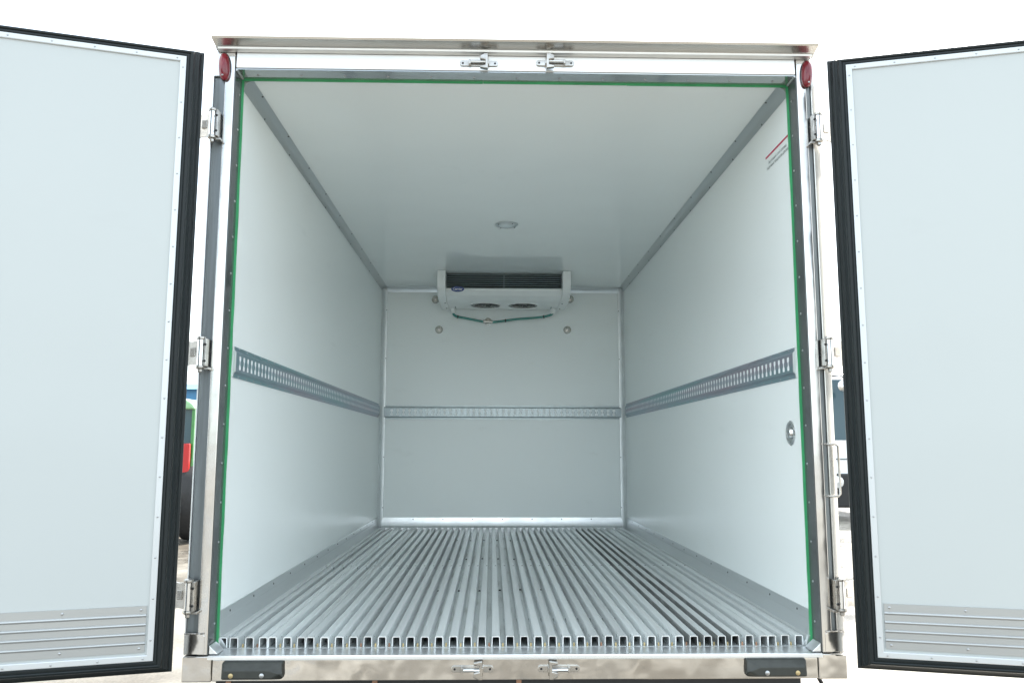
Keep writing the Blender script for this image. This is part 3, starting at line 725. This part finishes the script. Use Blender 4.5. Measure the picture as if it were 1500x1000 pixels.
# housing: shell without grille front; the underside carries two round fan holes
UX = 0.462
shell = MB()
n = len(hp)
for i in range(1, n - 1):
    shell.add([(-UX, *hp[i]), (UX, *hp[i]), (UX, *hp[i + 1]), (-UX, *hp[i + 1])], [(0, 1, 2, 3)])
zb = 1.8815; y0_, y1_ = 3.62, 3.985
fr, fc = 0.122, [(-0.152, 3.765), (0.163, 3.765)]
def plate_with_hole(b, xa, xb, ya, yb, c, r, z, seg=32):
    vs = []; fs = []
    for k in range(seg):
        t = 2 * math.pi * k / seg; dx, dy = math.cos(t), math.sin(t)
        sx_ = ((xb if dx > 0 else xa) - c[0]) / dx if abs(dx) > 1e-6 else 1e9
        sy_ = ((yb if dy > 0 else ya) - c[1]) / dy if abs(dy) > 1e-6 else 1e9
        q = min(sx_, sy_)
        vs += [(c[0] + r * dx, c[1] + r * dy, z), (c[0] + q * dx, c[1] + q * dy, z), (c[0] + r * dx, c[1] + r * dy, z + 0.03)]
    for k in range(seg):
        a = 3 * k; c_ = 3 * ((k + 1) % seg)
        fs += [(a, a + 1, c_ + 1, c_), (a, c_, c_ + 2, a + 2)]
    b.add(vs, fs)
    for x in (xa, xb):
        for y in (ya, yb):
            t = math.atan2(y - c[1], x - c[0]) % (2 * math.pi); k = int(t / (2 * math.pi) * seg)
            b.add([vs[3 * k + 1], (x, y, z), vs[3 * ((k + 1) % seg) + 1]], [(0, 1, 2)])
plate_with_hole(shell, -UX, 0.005, y0_, y1_, fc[0], fr, zb); plate_with_hole(shell, 0.005, UX, y0_, y1_, fc[1], fr, zb)
shell.add([(-UX, y1_, zb), (UX, y1_, zb), (UX, y1_, ZT), (-UX, y1_, ZT)], [(0, 1, 2, 3)])
hs = shell.build('housing', 'unit', unit, smooth=40)
MB().box(-UX + 0.002, UX - 0.002, 3.50, 3.51, 1.963, ZT - 0.001).build('fin_core', 'void', unit)
MB().box(-UX + 0.003, UX - 0.003, 3.512, 3.98, 1.93, 1.935).build('inner_tray', 'void', unit)
for k in range(7):
    z = 1.968 + k * 0.0172
    MB().prism([(3.455, z - 0.002), (3.452, z + 0.002), (3.49, z + 0.006), (3.492, z + 0.002)], 0, -UX + 0.001, UX - 0.001).build('louvre_slat', 'slat', unit)
MB().box(-0.003, 0.003, 3.449, 3.4985, 1.964, ZT - 0.001).build('grille_mullion', 'slat', unit)
def cheek(sx):
    P = [(3.345, ZT), (3.343, 2.02), (3.35, 1.965), (3.372, 1.93), (3.42, 1.9), (3.5, 1.876), (3.62, 1.868), (3.86, 1.868), (3.955, 1.872), (3.985, 1.9), (3.985, ZT)]
    a, b = sorted((sx * 0.463, sx * 0.528))
    c = MB().prism(P, 0, a, b).build('side_cheek', 'unit', unit, bev=0.008, seg=3)
    # screws on the cheek's underside and clip
    q = MB()
    for y in (3.6, 3.85): q.lathe([(0.006, 0), (0.005, 0.003)], (sx * 0.478, y, 1.8678), (0, 0, -1), 8)
    s = q.build('screws', 'dark', c); s['kind'] = 'stuff'
    MB().lathe([(0.024, 0), (0.022, 0.02), (0.016, 0.03), (0.016, 0.045)], (sx * 0.425, 3.93, zb + 0.0005), (0, 0, -1), 16).build('drain_spout', 'unit', unit, smooth=40)
    MB().box(sx * 0.405 - 0.003, sx * 0.405 + 0.003, 3.83, 3.9, zb - 0.012, zb - 0.0003).build('tray_clip', 'slat', unit, bev=0.001)
for sx in (-1, 1): cheek(sx)
for cx, cy in fc:
    fe = empty('fan', (cx, cy, zb), parent=unit)
    MB().lathe([(fr - 0.0005, 0.0), (fr + 0.006, -0.001), (fr + 0.007, 0.004), (fr + 0.001, 0.007), (fr - 0.0005, 0.004)], (cx, cy, zb - 0.0002), (0, 0, -1), 40, close=False).build('ring', 'unit', fe, smooth=50)
    MB().lathe([(0.042, 0.0), (0.042, 0.02), (0.035, 0.026), (0.0005, 0.028)], (cx, cy, zb + 0.03), (0, 0, -1), 24, close=False).build('hub', 'rim', fe, smooth=40)
    for k in range(6):
        t = R(60 * k + 10); b = MB(); vs = []
        for r_ in (0.04, 0.075, 0.112):
            for dt, dz in ((-0.28, 0.022), (0.0, 0.012), (0.3, 0.004)):
                vs.append((cx + r_ * math.cos(t + dt), cy + r_ * math.sin(t + dt), zb + dz))
        vs2 = [(p[0], p[1], p[2] + 0.002) for p in vs]
        fs = [(0, 1, 4, 3), (1, 2, 5, 4), (3, 4, 7, 6), (4, 5, 8, 7)]
        rim_ = [0, 1, 2, 5, 8, 7, 6, 3]
        fs2 = [tuple(i + 9 for i in q) for q in fs] + [(rim_[i], rim_[(i + 1) % 8], rim_[(i + 1) % 8] + 9, rim_[i] + 9) for i in range(8)]
        b.add(vs + vs2, fs + fs2).build('blade', 'fan', fe)
    gd = MB()
    for r_ in (0.05, 0.085, 0.115):
        gd.tube([(cx + r_ * math.cos(R(12 * k)), cy + r_ * math.sin(R(12 * k)), zb - 0.004) for k in range(31)], 0.0013, 5)
    for k in range(4):
        t = R(45 * k + 20); gd.tube([(cx - fr * math.cos(t), cy - fr * math.sin(t), zb - 0.0025), (cx + fr * math.cos(t), cy + fr * math.sin(t), zb - 0.0025)], 0.0014, 5)
    gd.build('guard', 'fan', fe, smooth=60)
# oval badge with its lettering
b = MB(); n = 32
el = [(0.052 * math.cos(2 * math.pi * k / n), 0.0225 * math.sin(2 * math.pi * k / n)) for k in range(n)]
bx0, bz0, by0 = -0.369, 1.9475, 3.4165
bd = MB().prism([(bx0 + p[0], bz0 + p[1]) for p in el], 1, by0 - 0.004, by0 + 0.0).build('badge', 'blue', unit, bev=0.0012)
me = text_mesh('Carrier', 0.03, 'lettering'); fit_text(me, 0.074, lambda p: (bx0 - 0.037 + p[0], by0 - 0.0046, bz0 - 0.0085 + p[1] * 0.9), 'white')
o = link('lettering', me); o.parent = bd
# drain hose
ctrl = [(-0.425, 3.93, 1.842), (-0.42, 3.94, 1.825), (-0.39, 3.955, 1.812), (-0.31, 3.965, 1.799), (-0.22, 3.975, 1.783), (-0.13, 3.98, 1.77), (-0.04, 3.978, 1.776), (0.06, 3.972, 1.789), (0.14, 3.968, 1.798), (0.26, 3.965, 1.807), (0.35, 3.958, 1.817), (0.4, 3.945, 1.828), (0.42, 3.935, 1.838), (0.425, 3.93, 1.846)]
def spline(c, m_=5):
    out = []
    for i in range(len(c) - 1):
        p0, p1, p2, p3 = (Vector(c[max(i - 1, 0)]), Vector(c[i]), Vector(c[i + 1]), Vector(c[min(i + 2, len(c) - 1)]))
        for k in range(m_):
            t = k / m_
            out.append(0.5 * ((2 * p1) + (p2 - p0) * t + (2 * p0 - 5 * p1 + 4 * p2 - p3) * t * t + (3 * p1 - p0 - 3 * p2 + p3) * t ** 3))
    out.append(Vector(c[-1])); return out
sp = spline(ctrl)
hz = MB().tube(sp, 0.0105, 10).build('drain_hose', 'hose', unit, smooth=60)
for x in (-0.385, 0.03, 0.345):
    i = min(range(len(sp)), key=lambda k: abs(sp[k].x - x)); d_ = (sp[i + 1] - sp[i - 1]).normalized()
    MB().cyl(sp[i] - d_ * 0.005, sp[i] + d_ * 0.005, 0.0135, 12).build('hose_clip', 'chassis', hz, smooth=40)
te = MB().cyl((-0.17, 3.978, 1.776), (-0.09, 3.979, 1.774), 0.014, 14).build('hose_tee', 'cap', hz, smooth=40)
MB().lathe([(0.032, 0.0), (0.03, 0.006), (0.016, 0.01), (0.016, 0.05)], (-0.13, D - 0.0005, 1.785), (0, -1, -0.15), 20).build('wall_flange', 'cap', hz, smooth=40)

# ------------------------------------------------------------------ background: what shows beside the body

M['tgreen'] = mat('tractor_green_paint', (0.035, 0.2, 0.04), 0.3, coat=0.5, var=0.15)
M['twhite'] = mat('tractor_white', (0.8, 0.82, 0.8), 0.35, var=0.05)
M['tred'] = mat('red_plastic', (0.4, 0.012, 0.012), 0.3)
M['glass'] = mat('window_glass', (0.04, 0.075, 0.09), 0.05, spec=0.5)
M['trk'] = mat('white_truck_paint', (0.78, 0.79, 0.8), 0.25, coat=0.5, var=0.04)
M['bluewall'] = mat('blue_sheet_wall', (0.05, 0.2, 0.38), 0.45, var=0.1, vscale=2)
M['roofgrey'] = mat('roof_sheet', (0.3, 0.33, 0.36), 0.5, var=0.1)
M['steelgrey'] = mat('grey_metal', (0.5, 0.5, 0.5), 0.35, 0.7, var=0.2)
M['bark'] = mat('bark', (0.16, 0.13, 0.1), 0.8, var=0.4, bump=0.3, bscale=30)
M['leaf'] = mat('dry_pale_leaves', (0.28, 0.26, 0.13), 0.6, var=0.4, vscale=3)

M['tgreen_sunlit'] = mat('tractor_green_sunlit', (0.22, 0.42, 0.21), 0.3, coat=0.5, var=0.05)  # cab green lightened: strong sun on the roof put into its colour
# tractor seen from behind, left of the body
tr = empty('tractor', (-6.47, 13.0, GZ))
tag(tr, 'green tractor with roof tinted paler as sunlit, parked behind the left rear door', 'tractor')
def T(b, name, mtl, parent=tr, **k): return b.build(name, mtl, parent, **k)
cabx0, cabx1 = -7.1, -5.72
T(MB().box(cabx0, cabx1, 12.7, 14.0, 0.2, 0.55), 'cab_base', 'tgreen', bev=0.03)
rp = [(cabx0 - 0.02, 1.42), (cabx0 + 0.02, 1.52), (cabx0 + 0.14, 1.6), (cabx0 + 0.4, 1.66), (cabx1 - 0.4, 1.66), (cabx1 - 0.14, 1.6), (cabx1 - 0.02, 1.52), (cabx1 + 0.02, 1.42)]
T(MB().prism(rp, 1, 12.62, 14.1), 'cab_roof', 'tgreen_sunlit', bev=0.04)
for x in (cabx0 + 0.03, cabx1 - 0.03):
    for y in (12.75, 13.95):
        T(MB().box(x - 0.03, x + 0.03, y - 0.05, y + 0.05, 0.5, 1.43), 'cab_pillar', 'tgreen', bev=0.015)
for x in (cabx0 + 0.3, cabx1 - 0.3):
    T(MB().box(x - 0.035, x + 0.035, 12.7, 12.8, 0.5, 1.43), 'rear_pillar', 'tgreen', bev=0.01)
T(MB().box(cabx0 + 0.06, cabx1 - 0.06, 12.74, 12.76, 0.55, 1.42), 'rear_window', 'glass')
for x in (cabx0 + 0.03, cabx1 - 0.03):
    T(MB().box(x - 0.01, x + 0.01, 12.81, 13.89, 0.55, 1.42), 'side_window', 'glass')
T(MB().box(cabx0 + 0.03, cabx0 + 0.16, 12.58, 12.68, 0.22, 0.78), 'tail_lamp', 'tred', bev=0.02)
T(MB().box(cabx1 - 0.16, cabx1 - 0.03, 12.58, 12.68, 0.22, 0.78), 'tail_lamp', 'tred', bev=0.02)
T(MB().box(-6.78, -6.13, 14.0, 16.0, -0.1, 0.55), 'bonnet', 'tgreen', bev=0.08)
for x in (cabx0 + 0.02, cabx1 - 0.02):
    s_ = -1 if x < -6.4 else 1
    wh = T(MB().lathe([(0.4, -0.2), (0.66, -0.22), (0.74, -0.17), (0.76, 0), (0.74, 0.17), (0.66, 0.22), (0.4, 0.2)], (x, 13.1, GZ + 0.76), (1, 0, 0), 40), 'rear_wheel', 'tyre', smooth=40)
    T(MB().lathe([(0.41, 0.19), (0.38, 0.2), (0.3, 0.05), (0.12, 0.06), (0.1, 0.12), (0.0005, 0.12)], (x, 13.1, GZ + 0.76), (s_, 0, 0), 28, close=False), 'rim', 'twhite', wh, smooth=35)
    wf = T(MB().lathe([(0.25, -0.12), (0.4, -0.13), (0.46, 0), (0.4, 0.13), (0.25, 0.12)], (-6.47 + (x + 6.47) * 0.85, 15.6, GZ + 0.46), (1, 0, 0), 32), 'front_wheel', 'tyre', smooth=40)
T(MB().cyl((cabx0, 13.1, GZ + 0.76), (cabx1, 13.1, GZ + 0.76), 0.12, 14), 'rear_axle', 'chassis', smooth=50)
T(MB().cyl((-7.03, 15.6, GZ + 0.46), (-5.93, 15.6, GZ + 0.46), 0.07, 12), 'front_axle', 'chassis', smooth=50)
T(MB().box(-6.73, -6.18, 12.9, 15.8, -0.5, -0.1), 'gearbox', 'chassis', bev=0.04)
T(MB().box(-7.08, -5.74, 12.16, 12.26, -0.55, -0.44), 'rear_bar', 'steelgrey', bev=0.01)
T(MB().box(-7.0, -5.76, 12.16, 12.24, -0.22, -0.08), 'number_board', 'twhite', bev=0.01)
for x in (-6.93, -6.03):
    T(MB().box(x - 0.05, x + 0.05, 12.2, 12.25, -0.46, -0.2), 'plate_stay', 'steelgrey')
    T(MB().cyl((x, 12.2, -0.48), (x, 12.95, -0.3), 0.045, 10), 'lift_arm', 'steelgrey', smooth=50)

# white lorry cab, right of the body
tk = empty('lorry', (9.25, 19.5, GZ))
tag(tk, 'white lorry with dark bumper parked behind the right rear door', 'lorry')
def K(b, name, mtl, parent=tk, **k): return b.build(name, mtl, parent, **k)
lx0, lx1, ly = 8.05, 10.45, 17.2
cp = [(ly, -0.35), (ly - 0.02, 0.35), (ly + 0.03, 0.9), (ly + 0.28, 2.4), (ly + 0.5, 2.62), (ly + 1.7, 2.62), (ly + 1.7, -0.35)]
K(MB().prism(cp, 0, lx0, lx1), 'cab_shell', 'trk', bev=0.06, seg=3)
K(MB().add([(lx0 + 0.1, ly + 0.016, 0.92), (lx1 - 0.1, ly + 0.016, 0.92), (lx1 - 0.16, ly + 0.268, 2.44), (lx0 + 0.16, ly + 0.268, 2.44), (lx0 + 0.1, ly + 0.05, 0.92), (lx1 - 0.1, ly + 0.05, 0.92), (lx1 - 0.16, ly + 0.3, 2.44), (lx0 + 0.16, ly + 0.3, 2.44)],
             [(0, 1, 2, 3), (4, 5, 6, 7), (0, 1, 5, 4), (2, 3, 7, 6), (0, 3, 7, 4), (1, 2, 6, 5)]), 'windscreen', 'glass')
for x in (lx0 - 0.004, lx1 + 0.004):
    K(MB().prism([(ly + 0.25, 0.95), (ly + 0.45, 2.3), (ly + 1.3, 2.3), (ly + 1.3, 0.95)], 0, x - 0.006, x + 0.006), 'side_window', 'glass')
K(MB().box(lx0 - 0.02, lx1 + 0.02, ly - 0.14, ly + 0.3, -0.72, 0.1), 'bumper', 'chassis', bev=0.05)
K(MB().box(lx0 + 0.1, lx1 - 0.1, ly - 0.035, ly - 0.005, 0.44, 0.47), 'panel_seam', 'ink')
for x in (lx0 + 0.3, lx1 - 0.3):
    K(MB().lathe([(0.15, 0), (0.14, 0.03), (0.0005, 0.045)], (x, ly - 0.142, -0.1), (0, -1, 0), 24, close=False), 'headlamp', 'chrome', smooth=40)
    s_ = -1 if x < 9.4 else 1
    K(MB().tube([(x + s_ * 0.1, ly + 0.3, 2.5), (x - s_ * 0.2, ly - 0.1, 2.52), (x - s_ * 0.25, ly - 0.2, 2.45), (x - s_ * 0.25, ly - 0.2, 2.2)], 0.02, 6), 'mirror_arm', 'chassis', smooth=60)
    K(MB().lathe([(0.005, 0.09), (0.1, 0.06), (0.155, 0.0), (0.15, -0.05), (0.1, -0.08), (0.005, -0.09)], (x - s_ * 0.25, ly - 0.22, 2.24), (0, -1, 0.1), 24), 'round_mirror', 'chrome', smooth=60)
K(MB().box(lx0 + 0.05, lx1 - 0.05, ly + 1.9, ly + 7.5, -0.1, 2.5), 'load_box', 'trk', bev=0.03)
for x in (lx0 + 0.55, lx1 - 0.55):
    K(MB().box(x - 0.04, x + 0.04, ly + 0.3, ly + 7.4, -0.4, -0.11), 'chassis_rail', 'chassis')
for y in (ly + 0.9, ly + 5.8):
    K(MB().cyl((lx0 + 0.2, y, GZ + 0.45), (lx1 - 0.2, y, GZ + 0.45), 0.07, 12), 'axle', 'chassis', smooth=50)
    for x in (lx0 + 0.2, lx1 - 0.2):
        K(MB().lathe([(0.22, -0.13), (0.4, -0.14), (0.45, -0.1), (0.45, 0.1), (0.4, 0.14), (0.22, 0.13)], (x, y, GZ + 0.45), (1, 0, 0), 36), 'wheel', 'tyre', smooth=40)

# long blue shed far left
sh = empty('shed', (-20, 46, GZ))
tag(sh, 'long low blue shed far behind the green tractor', 'building')
MB().box(-36, -8, 44, 54, GZ, 4.0).build('wall', 'bluewall', sh)
MB().prism([(43.6, 4.0), (54.4, 4.0), (49, 4.7)], 0, -36.4, -7.6).build('roof', 'bluewall', sh)
for k in range(5):
    MB().box(-34 + 5.6 * k, -32 + 5.6 * k, 43.93, 43.995, 0.6, 1.9).build('window', 'glass', sh)

# tree behind the lorry
te_ = empty('tree', (12.6, 30, GZ))
tag(te_, 'thinly leaved pale tree rising behind the white lorry', 'tree')
b = MB()
rnd = random.Random(3)
tips = []
def limb(p, d, r, ln, lev):
    pts = [p]; q = p.copy(); dd = d.copy()
    for k in range(4):
        dd = (dd + Vector((rnd.uniform(-.2, .2), rnd.uniform(-.2, .2), rnd.uniform(-.02, .15)))).normalized(); q = q + dd * ln / 4; pts.append(q.copy())
    vs = MB().tube(pts, r, 6); 
    # taper towards the tip
    for i in range(5):
        for k in range(6):
            c_ = pts[i]; v = Vector(vs.v[i * 6 + k]); vs.v[i * 6 + k] = tuple(c_ + (v - c_) * (1 - 0.14 * i))
    b.add(vs.v, vs.f)
    if lev < 3:
        for k in range(4 if lev else 7):
            i = rnd.choice((2, 3, 4)); t = rnd.uniform(0, 6.28)
            nd = (dd * 0.75 + Vector((math.cos(t), math.sin(t), 0.25)) * 0.8).normalized()
            limb(pts[i].copy(), nd, r * 0.5, ln * 0.62, lev + 1)
    else: tips.append(q)
    if lev >= 2: tips.extend(pts[2:])
limb(Vector((12.6, 30, GZ)), Vector((0, 0, 1)), 0.2, 3.0, 0)
b.build('trunk', 'bark', te_, smooth=60)
lf = MB()
for p in tips:
    for k in range(9):
        c_ = p + Vector((rnd.gauss(0, .22), rnd.gauss(0, .22), rnd.gauss(0, .2))); a = Vector((rnd.uniform(-1, 1), rnd.uniform(-1, 1), rnd.uniform(-1, 1))).normalized(); e_ = a.orthogonal().normalized(); a *= 0.075; e_ *= 0.045
        lf.add([c_ - a, c_ + e_, c_ + a, c_ - e_], [(0, 1, 2, 3)])
lf.build('crown', 'leaf', te_)
